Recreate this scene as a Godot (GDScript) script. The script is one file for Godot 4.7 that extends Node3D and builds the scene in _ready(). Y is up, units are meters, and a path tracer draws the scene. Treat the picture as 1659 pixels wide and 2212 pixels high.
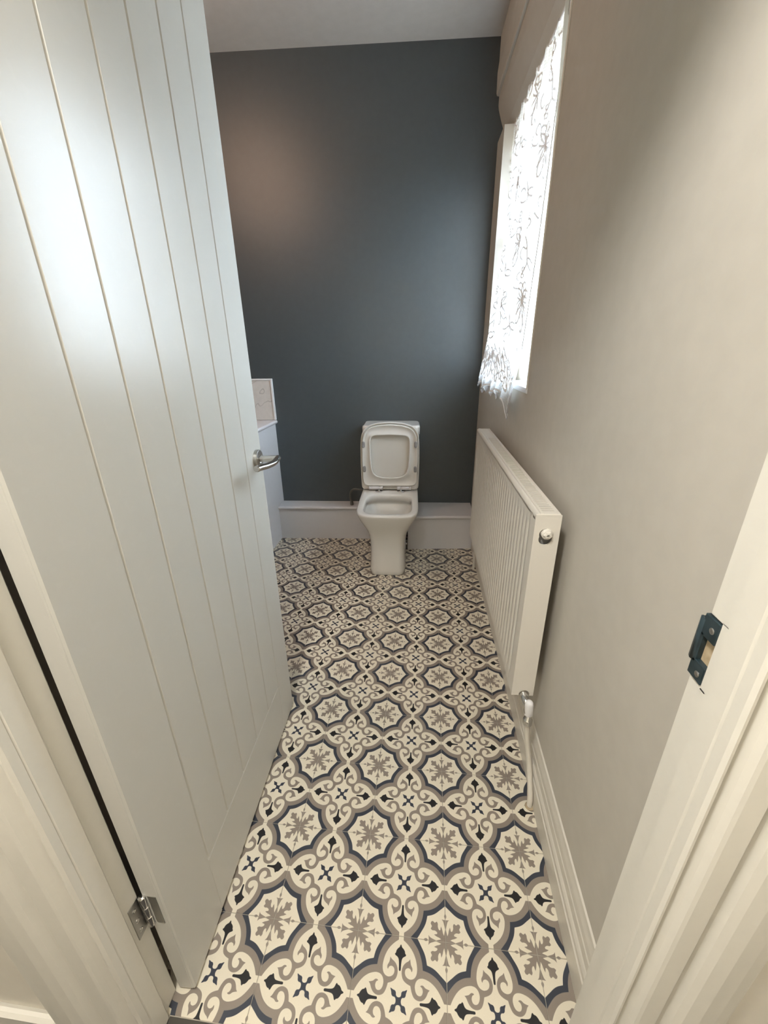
extends Node3D
# A small bathroom seen from its doorway. Lengths in the builders are given in floor tiles (U = 0.2 m) unless a comment says metres.
const U := 0.2
var M := {}

func P(x: float, y: float, z: float) -> Vector3:
	return Vector3(x, y, z) * U

func xw(z: float) -> float:  # inner face of the right wall, which bends a little
	if z > -3.5:
		return lerpf(1.385, 1.365, clampf((0.66 - z) / 4.16, 0.0, 1.0))
	return lerpf(1.365, 1.17, (-3.5 - z) / 7.45)

func zb(x: float) -> float:  # face of the back wall, which runs slightly away to the right
	return -10.64 - 0.05 * (x + 5.46)

# ---------------------------------------------------------------- mesh helpers
func begin(smooth := false) -> SurfaceTool:
	var st := SurfaceTool.new()
	st.begin(Mesh.PRIMITIVE_TRIANGLES)
	st.set_smooth_group(0 if smooth else -1)
	st.set_meta("group", 0 if smooth else -1)
	return st

func tri(st: SurfaceTool, a: Vector3, b: Vector3, c: Vector3) -> void:  # counter-clockwise seen from outside
	st.add_vertex(a)
	st.add_vertex(c)
	st.add_vertex(b)

func quad(st: SurfaceTool, a: Vector3, b: Vector3, c: Vector3, d: Vector3) -> void:
	tri(st, a, b, c)
	tri(st, a, c, d)

func tri_out(st: SurfaceTool, a: Vector3, b: Vector3, c: Vector3, mid: Vector3) -> void:
	if (b - a).cross(c - a).dot((a + b + c) / 3.0 - mid) >= 0.0:
		tri(st, a, b, c)
	else:
		tri(st, a, c, b)

func box(st: SurfaceTool, lo: Vector3, hi: Vector3, bevel := 0.0) -> void:  # metres
	var mid := (lo + hi) / 2.0
	var h := (hi - lo) / 2.0
	var b := minf(bevel, minf(h.x, minf(h.y, h.z)) * 0.9)
	var v := {}
	for sx in [-1, 1]:
		for sy in [-1, 1]:
			for sz in [-1, 1]:
				for k in 3:
					var p := Vector3(sx * h.x, sy * h.y, sz * h.z)
					for ax in 3:
						if ax != k:
							p[ax] -= signf(p[ax]) * b
					v[[sx, sy, sz, k]] = mid + p
	for k in 3:
		var i := (k + 1) % 3
		var j := (k + 2) % 3
		for s in [-1, 1]:
			var q := []
			for c in [[-1, -1], [1, -1], [1, 1], [-1, 1]]:
				var key := [0, 0, 0, k]
				key[k] = s
				key[i] = c[0]
				key[j] = c[1]
				q.append(v[key])
			tri_out(st, q[0], q[1], q[2], mid)
			tri_out(st, q[0], q[2], q[3], mid)
	if b <= 0.0:
		return
	for k in 3:
		var i := (k + 1) % 3
		var j := (k + 2) % 3
		for c in [[-1, -1], [1, -1], [1, 1], [-1, 1]]:
			var key := [0, 0, 0, 0]
			key[i] = c[0]
			key[j] = c[1]
			var q := []
			for e in [[-1, i], [1, i], [1, j], [-1, j]]:
				key[k] = e[0]
				key[3] = e[1]
				q.append(v[key.duplicate()])
			tri_out(st, q[0], q[1], q[2], mid)
			tri_out(st, q[0], q[2], q[3], mid)
	for sx in [-1, 1]:
		for sy in [-1, 1]:
			for sz in [-1, 1]:
				tri_out(st, v[[sx, sy, sz, 0]], v[[sx, sy, sz, 1]], v[[sx, sy, sz, 2]], mid)

func bx(st: SurfaceTool, x0: float, x1: float, y0: float, y1: float, z0: float, z1: float, bevel := 0.0) -> void:  # tiles
	box(st, P(minf(x0, x1), minf(y0, y1), minf(z0, z1)), P(maxf(x0, x1), maxf(y0, y1), maxf(z0, z1)), bevel * U)

func area2(p: PackedVector2Array) -> float:
	var a := 0.0
	for i in p.size():
		a += p[i].cross(p[(i + 1) % p.size()])
	return a

func extrude(st: SurfaceTool, poly: PackedVector2Array, depth: float, t: Transform3D) -> void:  # local xy outline, pushed along local z
	var p := poly.duplicate()
	if area2(p) < 0.0:
		p.reverse()
	var n := p.size()
	for i in n:
		var a := p[i]
		var b := p[(i + 1) % n]
		quad(st, t * Vector3(a.x, a.y, 0), t * Vector3(b.x, b.y, 0), t * Vector3(b.x, b.y, depth), t * Vector3(a.x, a.y, depth))
	cap(st, p, depth, t, false)
	cap(st, p, 0.0, t, true)

func cap(st: SurfaceTool, p: PackedVector2Array, z: float, t: Transform3D, back: bool) -> void:
	var ids := Geometry2D.triangulate_polygon(p)
	for k in range(0, ids.size(), 3):
		var a := p[ids[k]]
		var b := p[ids[k + 1]]
		var c := p[ids[k + 2]]
		if ((b - a).cross(c - a) > 0.0) == back:
			var s := b
			b = c
			c = s
		tri(st, t * Vector3(a.x, a.y, z), t * Vector3(b.x, b.y, z), t * Vector3(c.x, c.y, z))

func prism(st: SurfaceTool, plan: Array, y0: float, y1: float) -> void:  # plan: [x, z, x, z ...] in tiles
	var p := PackedVector2Array()
	for k in range(0, plan.size(), 2):
		p.append(Vector2(plan[k], -plan[k + 1]) * U)
	extrude(st, p, (y1 - y0) * U, Transform3D(Basis(Vector3(1, 0, 0), Vector3(0, 0, -1), Vector3(0, 1, 0)), Vector3(0, y0 * U, 0)))

func loft(st: SurfaceTool, rings: Array, cap0 := true, cap1 := true, wrap := false) -> void:  # rings turn counter-clockwise seen from the last ring
	var m: int = rings[0].size()
	var last := rings.size() if wrap else rings.size() - 1
	for r in last:
		var a: PackedVector3Array = rings[r]
		var b: PackedVector3Array = rings[(r + 1) % rings.size()]
		for i in m:
			var j := (i + 1) % m
			quad(st, a[i], a[j], b[j], b[i])
	if not wrap:
		if cap0:
			fan(st, rings[0], true)
		if cap1:
			fan(st, rings[-1], false)

func fan(st: SurfaceTool, ring: PackedVector3Array, back: bool) -> void:
	var c := Vector3.ZERO
	for p in ring:
		c += p
	c /= ring.size()
	st.set_smooth_group(2 if back else 1)
	for i in ring.size():
		var a := ring[i]
		var b := ring[(i + 1) % ring.size()]
		if back:
			tri(st, c, b, a)
		else:
			tri(st, c, a, b)
	st.set_smooth_group(st.get_meta("group", -1))

func tube(st: SurfaceTool, pts: PackedVector3Array, radius: Variant, seg := 12, squash := 1.0) -> void:  # metres; radius a number or one for each point
	var rings := []
	var side := Vector3.ZERO
	for i in pts.size():
		var d := (pts[mini(i + 1, pts.size() - 1)] - pts[maxi(i - 1, 0)]).normalized()
		if side == Vector3.ZERO:
			side = d.cross(Vector3.UP if absf(d.y) < 0.9 else Vector3.RIGHT).normalized()
		side = (side - d * side.dot(d)).normalized()
		var up := d.cross(side)
		var r: float = radius[i] if radius is Array or radius is PackedFloat32Array else radius
		var ring := PackedVector3Array()
		for k in seg:
			var a := TAU * k / seg
			ring.append(pts[i] + side * cos(a) * r + up * sin(a) * r * squash)
		rings.append(ring)
	loft(st, rings)

func curve(pts: Array, steps := 6) -> PackedVector3Array:  # Catmull-Rom through the points
	var out := PackedVector3Array()
	for i in pts.size() - 1:
		var a: Vector3 = pts[maxi(i - 1, 0)]
		var b: Vector3 = pts[i]
		var c: Vector3 = pts[i + 1]
		var d: Vector3 = pts[mini(i + 2, pts.size() - 1)]
		for k in steps:
			out.append(b.cubic_interpolate(c, a, d, float(k) / steps))
	out.append(pts[-1])
	return out

func lathe(st: SurfaceTool, prof: Array, t: Transform3D, seg := 24) -> void:  # prof: [radius, height along local y ...] upwards, metres
	var rings := []
	for k in range(0, prof.size(), 2):
		var ring := PackedVector3Array()
		for i in seg:
			var a := -TAU * i / seg
			ring.append(t * Vector3(cos(a) * prof[k], prof[k + 1], sin(a) * prof[k]))
		rings.append(ring)
	loft(st, rings)

func along_wall(st: SurfaceTool, prof: Array, zs: Array) -> void:  # prof: [distance off the right wall, height ...]; zs from far to near
	var poly := PackedVector2Array()
	for k in range(0, prof.size(), 2):
		poly.append(Vector2(-prof[k], prof[k + 1]))
	if area2(poly) < 0.0:
		poly.reverse()
	var rings := []
	for z in zs:
		var ring := PackedVector3Array()
		for p in poly:
			ring.append(P(xw(z) + p.x, p.y, z))
		rings.append(ring)
	loft(st, rings, false, false)
	for e in [0, -1]:
		var ids := Geometry2D.triangulate_polygon(poly)
		for k in range(0, ids.size(), 3):
			var r: PackedVector3Array = rings[e]
			var a := ids[k]
			var b := ids[k + 1]
			var c := ids[k + 2]
			if ((poly[b] - poly[a]).cross(poly[c] - poly[a]) > 0.0) == (e == 0):
				b = ids[k + 2]
				c = ids[k + 1]
			tri(st, r[a], r[b], r[c])

# ---------------------------------------------------------------- scene helpers
func obj(called: String, st: SurfaceTool, m: Material, parent: Node3D = self, label := "") -> MeshInstance3D:
	st.generate_normals()
	var o := MeshInstance3D.new()
	o.name = called
	o.mesh = st.commit()
	o.material_override = m
	parent.add_child(o, true)
	if label:
		o.set_meta("label", label)
	return o

func thing(called: String, label: String, category: String, at := Vector3.ZERO, group := "") -> Node3D:
	var o := Node3D.new()
	o.name = called
	o.position = at
	add_child(o, true)
	o.set_meta("label", label)
	o.set_meta("category", category)
	if group:
		o.set_meta("group", group)
	return o

func structure(o: Node3D, label: String, category: String) -> Node3D:
	o.set_meta("kind", "structure")
	o.set_meta("label", label)
	o.set_meta("category", category)
	return o

func node(called: String, at := Vector3.ZERO, parent: Node3D = self) -> Node3D:
	var o := Node3D.new()
	o.name = called
	o.position = at
	parent.add_child(o, true)
	return o

func mat(c: Color, rough: float, metal := 0.0, spec := 0.5) -> StandardMaterial3D:
	var m := StandardMaterial3D.new()
	m.albedo_color = c
	m.roughness = rough
	m.metallic = metal
	m.metallic_specular = spec
	return m

func rgb(r: int, g: int, b: int) -> Color:
	return Color(r / 255.0, g / 255.0, b / 255.0)

func noise_tex(freq: float, lo: Color, hi: Color, sd: int, size := 256, octaves := 3) -> NoiseTexture2D:
	var n := FastNoiseLite.new()
	n.seed = sd
	n.frequency = freq
	n.fractal_octaves = octaves
	var t := NoiseTexture2D.new()
	t.noise = n
	t.width = size
	t.height = size
	t.seamless = true
	var g := Gradient.new()
	g.set_color(0, lo)
	g.set_color(1, hi)
	t.color_ramp = g
	return t

func paint(c: Color, rough: float, scale := 6.0, sd := 1, spread := 0.02) -> StandardMaterial3D:  # rolled or brushed paint: faint mottling
	var m := mat(Color.WHITE, rough)
	m.albedo_texture = noise_tex(0.02, c.darkened(spread), c.lightened(spread), sd)
	m.uv1_triplanar = true
	m.uv1_world_triplanar = true
	m.uv1_scale = Vector3.ONE * scale
	return m

# ---------------------------------------------------------------- the floor tile's print
var SHAPES := {
	"taupe": [0.027, 0.51, 0.027, 0.468, 0.072, 0.440, 0.116, 0.403, 0.147, 0.365, 0.170, 0.321, 0.183, 0.275, 0.186, 0.238, 0.178, 0.203, 0.157, 0.178, 0.123, 0.166, 0.088, 0.172, 0.064, 0.190, 0.056, 0.216, 0.064, 0.238, 0.084, 0.249, 0.103, 0.248, 0.118, 0.239, 0.127, 0.222, 0.135, 0.233, 0.134, 0.254, 0.118, 0.278, 0.108, 0.321, 0.092, 0.304, 0.060, 0.286, 0.034, 0.259, 0.022, 0.223, 0.025, 0.187, 0.042, 0.155, 0.077, 0.133, 0.124, 0.118, 0.253, 0.243, 0.247, 0.249, 0.238, 0.304, 0.220, 0.356, 0.191, 0.408, 0.144, 0.460, 0.085, 0.51],
	"navy": [0.085, 0.51, 0.144, 0.460, 0.191, 0.408, 0.220, 0.356, 0.238, 0.304, 0.247, 0.249, 0.249, 0.245, 0.295, 0.288, 0.291, 0.293, 0.278, 0.345, 0.257, 0.391, 0.223, 0.440, 0.165, 0.51],
	"black": [-0.01, 0.440, 0.006, 0.424, 0.013, 0.408, 0.030, 0.396, 0.046, 0.378, 0.051, 0.360, 0.062, 0.349, 0.055, 0.339, 0.033, 0.328, 0.018, 0.310, 0.012, 0.273, 0.010, 0.224, -0.01, 0.214],
	"cross": [-0.01, -0.01, -0.01, 0.026, 0.014, 0.029, 0.026, 0.041, 0.029, 0.061, 0.041, 0.073, 0.060, 0.077, 0.083, 0.087, 0.092, 0.086, 0.0, -0.02],
	"flower": [0.52, 0.52, 0.392, 0.52, 0.392, 0.497, 0.419, 0.489, 0.448, 0.481, 0.426, 0.470, 0.400, 0.463, 0.369, 0.449, 0.385, 0.444, 0.402, 0.441, 0.406, 0.430, 0.393, 0.418, 0.372, 0.412, 0.350, 0.413, 0.331, 0.401, 0.345, 0.378, 0.330, 0.354, 0.338, 0.336, 0.345, 0.33],
	"arrow": [0.309, 0.52, 0.309, 0.490, 0.306, 0.458, 0.323, 0.474, 0.349, 0.484, 0.392, 0.497, 0.392, 0.52],
	"bead": [0.254, 0.52, 0.254, 0.496, 0.277, 0.487, 0.297, 0.496, 0.297, 0.52],
}

func rounded(p: PackedVector2Array) -> PackedVector2Array:  # a curve through the points that keeps sharp corners sharp
	var n := p.size()
	var out := PackedVector2Array()
	for i in n:
		var a := p[posmod(i - 1, n)]
		var b := p[i]
		var c := p[(i + 1) % n]
		var d := p[(i + 2) % n]
		if absf((b - a).angle_to(c - b)) > 0.9 or a.distance_to(b) > 0.09:
			a = b
		if absf((c - b).angle_to(d - c)) > 0.9 or c.distance_to(d) > 0.09:
			d = c
		for k in 3:
			out.append(b.cubic_interpolate(c, a, d, k / 3.0))
	return out

func tile_print(size := 512) -> ImageTexture:
	var cream := rgb(222, 213, 193)
	var colors := {"taupe": rgb(136, 125, 114), "navy": rgb(54, 58, 68), "black": rgb(28, 27, 28), "cross": rgb(50, 54, 66), "flower": rgb(136, 125, 114), "arrow": rgb(136, 125, 114), "bead": rgb(136, 125, 114)}
	var polys := {}
	for k in SHAPES:
		var p := PackedVector2Array()
		for i in range(0, SHAPES[k].size(), 2):
			p.append(Vector2(SHAPES[k][i], SHAPES[k][i + 1]))
		polys[k] = rounded(p)
	var grain := FastNoiseLite.new()
	grain.seed = 7
	grain.frequency = 0.09
	var im := Image.create(size, size, false, Image.FORMAT_RGB8)
	var h := size / 2
	for j in h:
		for i in j + 1:  # one eighth of the tile; the rest is its mirror image
			var sum := Vector3.ZERO
			for s in 4:
				var q := Vector2((i + 0.25 + 0.5 * (s % 2)) / size, (j + 0.25 + 0.5 * (s / 2)) / size)
				if q.x > q.y:
					q = Vector2(q.y, q.x)
				var c := cream
				for k in polys:
					if Geometry2D.is_point_in_polygon(q, polys[k]):
						c = colors[k]
						break
				sum += Vector3(c.r, c.g, c.b)
			sum /= 4.0
			for a in [[i, j], [j, i]]:
				for sx in [h + a[0], h - 1 - a[0]]:
					for sy in [h + a[1], h - 1 - a[1]]:
						var g := 1.0 + 0.035 * grain.get_noise_2d(sx * 3.0, sy * 3.0)
						im.set_pixel(sx, sy, Color(sum.x * g, sum.y * g, sum.z * g))
	return ImageTexture.create_from_image(im)

# ---------------------------------------------------------------- lace
func lace_print() -> ImageTexture:  # open net with bands of closer weave
	var w := 512
	var n := FastNoiseLite.new()
	n.seed = 11
	n.frequency = 0.02
	var data := PackedByteArray()
	data.resize(w * w * 4)
	for y in w:
		for x in w:
			var i := (y * w + x) * 4
			var thread := x % 4 < 2 or y % 4 < 2
			var close := n.get_noise_2d(x, y * 1.4) > 0.12
			var v := 236 if close else 205
			data[i] = v
			data[i + 1] = v
			data[i + 2] = v
			data[i + 3] = (196 if thread else 160) if close else (160 if thread else 110)
	return ImageTexture.create_from_image(Image.create_from_data(w, w, false, Image.FORMAT_RGBA8, data))

func lace_cords() -> Array:  # the embroidery: polylines over a 1024 x 1024 field, u across, v down
	var out := []
	var petal := func(c: Vector2, ang: float, len: float, wid: float) -> void:
		var pts := []
		for k in 13:
			var t := TAU * k / 12.0
			pts.append(c + Vector2(len / 2 + len / 2 * cos(t), wid * sin(t)).rotated(ang))
		out.append(pts)
	var scroll := func(c: Vector2, r: float, from: float, sense: float) -> void:
		var pts := []
		for k in 22:
			var t := k / 21.0
			pts.append(c + Vector2.from_angle(from + sense * t * 7.0) * r * (1.0 - 0.8 * t))
		out.append(pts)
	for row in 4:  # sprays of flowers, berries and tendrils
		for col in 4:
			var c := Vector2(110 + col * 250 + (70 if row % 2 else 0), 72 + row * 208)
			for k in 5:
				petal.call(c, -2.7 + k * 0.6, 52.0, 14.0)
			for k in 4:
				petal.call(c + Vector2(0, 6), 0.8 + k * 0.52, 78.0, 12.0)
			for k in 6:
				petal.call(c + Vector2(-70 + 22 * (k % 3), -86 + 20 * (k / 3)), 0.0, 13.0, 7.0)
			scroll.call(c + Vector2(84, -62), 38, 2.4, -1.0)
			scroll.call(c + Vector2(-88, 62), 38, -0.7, 1.0)
			out.append([c + Vector2(12, 10), c + Vector2(56, 60), c + Vector2(70, 104), c + Vector2(44, 140)])
			petal.call(c + Vector2(66, 92), 0.2, 46, 12)
	for col in 9:
		scroll.call(Vector2(30 + col * 118, 812), 26, 1.0 + col, 1.0 if col % 2 else -1.0)
	for col in 7:  # border: beaded festoons over fans and hearts
		var x0 := 1024.0 * col / 7.0
		var wv := 1024.0 / 7.0
		for d in [0.0, 26.0]:
			var pts := []
			for k in 13:
				var t := k / 12.0
				pts.append(Vector2(x0 + wv * t, 850 + d + 62 * sin(PI * t)))
			out.append(pts)
		for k in 8:
			var t := (k + 0.5) / 8.0
			petal.call(Vector2(x0 + wv * t - 5, 863 + 62 * sin(PI * t)), 0.0, 10.0, 5.0)
		for k in 5:
			petal.call(Vector2(x0, 884), PI / 2 - 0.62 + 0.31 * k, 100, 10)
		scroll.call(Vector2(x0 + wv * 0.30, 968), 27, 3.4, 1.0)
		scroll.call(Vector2(x0 + wv * 0.70, 968), 27, -0.3, -1.0)
	var hem := []
	for k in 129:
		hem.append(Vector2(8 * k, 1016))
	out.append(hem)
	return out

func marble_print() -> ImageTexture:
	var n := FastNoiseLite.new()
	n.seed = 21
	n.frequency = 0.012
	n.fractal_octaves = 4
	var im := Image.create(256, 256, false, Image.FORMAT_RGB8)
	for y in 256:
		for x in 256:
			var d := absf(n.get_noise_2d(x * 0.8 + y * 0.5, y * 0.6 - x * 0.2))
			var v := 1.0 - 0.2 * smoothstep(0.03, 0.0, d) - 0.05 * absf(n.get_noise_2d(x * 3, y * 3))
			im.set_pixel(x, y, Color(0.86 * v, 0.845 * v, 0.825 * v))
	return ImageTexture.create_from_image(im)

# ================================================================ the scene
func _ready() -> void:
	# ---- camera, sky, exposure
	var cam := Camera3D.new()
	cam.name = "camera"
	cam.fov = 103.1093
	cam.near = 0.02
	cam.position = P(-0.356, 6.216, 2.482)
	cam.rotation_order = EULER_ORDER_YXZ
	cam.rotation_degrees = Vector3(-22.0003, 6.4816, -0.7361)
	add_child(cam)
	var env := Environment.new()
	env.background_mode = Environment.BG_SKY
	var sky := Sky.new()
	var air := ProceduralSkyMaterial.new()  # bright overcast
	air.sky_top_color = Color(0.85, 0.93, 1.0)
	air.sky_horizon_color = Color(0.85, 0.92, 0.98)
	air.ground_bottom_color = Color(0.45, 0.46, 0.45)
	air.ground_horizon_color = Color(0.62, 0.63, 0.62)
	sky.sky_material = air
	env.sky = sky
	env.background_energy_multiplier = 40.0
	env.tonemap_mode = Environment.TONE_MAPPER_LINEAR
	env.tonemap_exposure = 1.0
	env.sdfgi_enabled = true
	env.ssao_enabled = true
	env.ssil_enabled = true
	var we := WorldEnvironment.new()
	we.name = "world_environment"
	we.environment = env
	add_child(we)

	make_materials()
	shell()
	tiles()
	window()
	door_frame()
	door()
	boxing()
	toilet()
	radiator()
	curtain()
	pull_cord()
	lamps()

func make_materials() -> void:
	M.wall = paint(rgb(194, 188, 177), 0.55, 3.0, 3)
	M.ceiling = paint(rgb(206, 202, 198), 0.7, 3.0, 4)
	M.blue = paint(rgb(60, 69, 74), 0.39, 4.0, 5, 0.015)
	M.blue.metallic_specular = 0.78
	M.gloss = paint(rgb(222, 218, 208), 0.32, 7.0, 6, 0.008)
	M.door = paint(rgb(202, 200, 193), 0.26, 8.0, 7, 0.006)
	M.hall = paint(rgb(220, 214, 202), 0.6, 3.0, 8)
	M.box = paint(rgb(220, 218, 219), 0.28, 5.0, 9, 0.008)
	M.skirting = paint(rgb(212, 206, 194), 0.3, 7.0, 10, 0.02)
	M.porcelain = mat(rgb(226, 223, 216), 0.12)
	M.porcelain.clearcoat_enabled = true
	M.porcelain.clearcoat = 0.6
	M.porcelain.clearcoat_roughness = 0.05
	M.seat = mat(rgb(230, 226, 218), 0.25)
	M.grey = mat(rgb(150, 148, 146), 0.6)
	M.chrome = mat(rgb(205, 204, 202), 0.13, 1.0)
	M.satin = mat(rgb(180, 179, 175), 0.34, 1.0)
	M.steel_braid = mat(rgb(112, 108, 102), 0.45, 0.7)
	M.dark = mat(rgb(40, 33, 28), 0.8)
	M.rad = paint(rgb(222, 216, 205), 0.3, 8.0, 12, 0.006)
	M.plastic = mat(rgb(228, 226, 226), 0.35)
	M.upvc = mat(rgb(236, 238, 240), 0.3)
	M.keep = paint(rgb(24, 40, 46), 0.4, 9.0, 14, 0.1)
	M.wood = paint(rgb(176, 156, 124), 0.8, 12.0, 15, 0.12)
	M.cord = mat(rgb(150, 142, 130), 0.7)
	M.bell = paint(rgb(150, 141, 126), 0.7, 14.0, 16, 0.05)
	M.grout = paint(rgb(168, 160, 146), 0.8, 10.0, 17, 0.05)
	M.lino_edge = mat(rgb(70, 66, 58), 0.8)
	M.carpet = paint(rgb(44, 40, 36), 0.95, 14.0, 18, 0.25)
	M.marble = mat(Color.WHITE, 0.14)
	M.marble.albedo_texture = marble_print()
	M.marble.uv1_triplanar = true
	M.marble.uv1_scale = Vector3.ONE * 1.3
	M.glass = mat(Color(0.95, 0.98, 0.98, 0.06), 0.04)
	M.glass.transparency = BaseMaterial3D.TRANSPARENCY_ALPHA
	M.tile = mat(Color.WHITE, 0.42)
	M.tile.albedo_texture = tile_print()
	M.lace = mat(Color.WHITE, 0.9)
	M.lace.albedo_texture = lace_print()
	M.lace.transparency = BaseMaterial3D.TRANSPARENCY_ALPHA
	M.lace.cull_mode = BaseMaterial3D.CULL_DISABLED
	M.lace.backlight_enabled = true
	M.lace.backlight = Color(0.9, 0.9, 0.9)
	M.embroidery = mat(rgb(238, 238, 238), 0.8)
	M.embroidery.backlight_enabled = true
	M.embroidery.backlight = Color(0.23, 0.24, 0.25)
	M.embroidery.cull_mode = BaseMaterial3D.CULL_DISABLED

# ---------------------------------------------------------------- walls, ceiling, floor
func shell() -> void:
	var st := begin()
	var out := 2.5
	prism(st, [xw(0.66), 0.66, xw(-3.5), -3.5, xw(-10.95), -10.99, out, -10.99, out, 0.66], -0.5, 5.48)
	prism(st, [xw(0.66), 0.66, xw(-3.5), -3.5, xw(-5.12), -5.12, out, -5.12, out, 0.66], 5.48, 11.05)
	prism(st, [xw(0.66), 0.66, xw(-3.5), -3.5, xw(-5.12), -5.12, out, -5.12, out, 0.66], 11.05, 13.2)
	prism(st, [xw(-10.02), -10.02, xw(-10.95), -10.99, out, -10.99, out, -10.02], 5.48, 11.05)
	along_wall(st, [0.1, 13.2, 0.1, 12.62, 0.125, 12.4, 0.115, 12.02, 0.1, 11.97, 0.045, 11.96, 0.045, 11.78, 0.03, 11.7, -0.04, 11.5, -0.14, 11.25, -0.27, 11.05, -1.1, 11.05, -1.1, 13.2], [-10.97, -9.0, -7.0, -5.12])
	structure(obj("wall_right", st, M.wall), "cream painted wall with the window above the radiator", "wall")
	st = begin()
	prism(st, [-14.5, zb(-14.5), 1.3, zb(1.3), 1.3, -12.0, -14.5, -12.0], -0.5, 13.2)
	structure(obj("wall_back", st, M.blue), "dark blue-grey satin wall behind the toilet", "wall")
	st = begin()
	prism(st, [-14.0, -4.0, -14.0, -10.2, -15.0, -10.2, -15.0, -4.0], -0.5, 13.2)
	prism(st, [-3.2, 0.66, -3.2, -4.0, -15.0, -4.0, -15.0, 0.66], -0.5, 13.2)
	structure(obj("wall_left", st, M.wall), "pale wall at the far left, hidden by the door", "wall")
	st = begin()
	prism(st, [-15.0, 0.66, -2.97, 0.66, -2.97, 1.0, -15.0, 1.0], -0.5, 13.2)
	prism(st, [1.18, 0.66, 5.0, 0.66, 5.0, 1.0, 1.18, 1.0], -0.5, 13.2)
	prism(st, [-2.97, 0.66, 1.18, 0.66, 1.18, 1.0, -2.97, 1.0], 10.08, 13.2)
	structure(obj("wall_front", st, M.hall), "warm cream wall around the doorway", "wall")
	st = begin()
	prism(st, [-7.0, 1.0, -6.0, 1.0, -6.0, 11.0, -7.0, 11.0], -0.5, 13.2)
	prism(st, [4.0, 1.0, 5.0, 1.0, 5.0, 11.0, 4.0, 11.0], -0.5, 13.2)
	prism(st, [-7.0, 11.0, 5.0, 11.0, 5.0, 12.0, -7.0, 12.0], -0.5, 13.2)
	structure(obj("wall_hall", st, M.hall), "cream walls of the hall in front of the doorway", "wall")
	st = begin()
	prism(st, [-15.0, 12.0, -15.0, -12.0, 5.0, -12.0, 5.0, 12.0], 13.06, 13.6)
	structure(obj("ceiling", st, M.ceiling), "flat off-white ceiling", "ceiling")
	st = begin()
	along_wall(st, [-0.02, 0.0, 0.075, 0.0, 0.075, 0.345, 0.062, 0.36, 0.062, 0.385, 0.07, 0.4, 0.07, 0.45, 0.058, 0.48, 0.045, 0.5, 0.045, 0.62, 0.036, 0.635, 0.036, 0.655, 0.045, 0.67, 0.04, 0.74, 0.025, 0.81, 0.018, 0.86, 0.0, 0.875, -0.02, 0.875], [-9.75, -8.0, -6.0, -4.5, -3.5, -1.5, 0.655])
	structure(obj("baseboard_right", st, M.skirting), "moulded off-white skirting board along the right wall", "skirting")

	for e in [[-6.0, -3.72, "left"], [1.64, 4.0, "right"]]:
		st = begin()
		bx(st, e[0], e[1], -0.03, 0.30, 1.0, 1.09, 0.03)
		structure(obj("baseboard_hall_" + e[2], st, M.gloss), "cream skirting board in the hall on the %s of the doorway" % e[2], "skirting")

func tiles() -> void:
	var st := begin()
	prism(st, [-15.0, 0.86, -15.0, -12.0, 2.6, -12.0, 2.6, 0.86], -0.6, -0.007)
	var fl := structure(obj("floor", st, M.grout), "patterned tile floor in cream, taupe, navy and black", "floor")
	st = begin()
	prism(st, [-7.0, 0.90, 5.0, 0.90, 5.0, 11.5, -7.0, 11.5], -0.6, -0.03)
	structure(obj("floor_hall", st, M.carpet), "dark floor of the hall at the threshold", "floor")
	st = begin()
	bx(st, -2.78, 1.0, -0.5, -0.004, 0.838, 0.898, 0.004)
	structure(obj("trim_3", st, M.lino_edge), "dark strip at the threshold where the tiles end", "threshold")
	var shared := {}
	for i in range(-6, 2):
		for j in range(-11, 1):
			if i < -4 and j >= -4:
				continue
			var x0 := float(i)
			var x1 := minf(i + 1.0, 1.34)
			var z0 := maxf(float(j), -10.9)
			var z1 := minf(j + 1.0, 0.835)
			var key := [x1 - i, z0 - j, z1 - j]
			if not shared.has(key):
				shared[key] = slab(x1 - i, z0 - j, z1 - j)
			var o := MeshInstance3D.new()
			o.name = "tile"
			o.mesh = shared[key]
			o.material_override = M.tile
			o.position = P(x0, 0.0, j)
			fl.add_child(o, true)
	st = SurfaceTool.new()
	st.begin(Mesh.PRIMITIVE_TRIANGLES)
	st.set_smooth_group(-1)
	for v in [[-14.0, -10.7], [-6.0, -4.0], [-6.0, -10.7], [-14.0, -10.7], [-14.0, -4.0], [-6.0, -4.0]]:
		st.set_uv(Vector2(v[0], v[1]))
		st.add_vertex(P(v[0], -0.001, v[1]))
	obj("tile_field", st, M.tile, fl).set_meta("kind", "stuff")

func slab(x1: float, z0: float, z1: float) -> ArrayMesh:  # one tile, or what is left of it at a wall: eased edge, print on top
	var st := begin()
	var g := 0.0035
	var e := 0.004
	var r := func(k: float, y: float) -> Array:
		return [Vector3(g + k, y, z0 + g + k), Vector3(g + k, y, z1 - g - k), Vector3(x1 - g - k, y, z1 - g - k), Vector3(x1 - g - k, y, z0 + g + k)]
	var put := func(p: Vector3) -> void:
		st.set_uv(Vector2(p.x, p.z))
		st.add_vertex(p * U)
	var top: Array = r.call(e, 0.0)
	var mid: Array = r.call(0.0, -0.003)
	var low: Array = r.call(0.0, -0.03)
	for t in [[0, 1, 2], [0, 2, 3]]:
		for k in [0, 2, 1]:
			put.call(top[t[k]])
	for pair in [[mid, top], [low, mid]]:
		for k in 4:
			var a: Vector3 = pair[0][k]
			var b: Vector3 = pair[0][(k + 1) % 4]
			var c: Vector3 = pair[1][(k + 1) % 4]
			var d: Vector3 = pair[1][k]
			for p in [a, c, b, a, d, c]:
				put.call(p)
	st.generate_normals()
	return st.commit()

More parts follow.
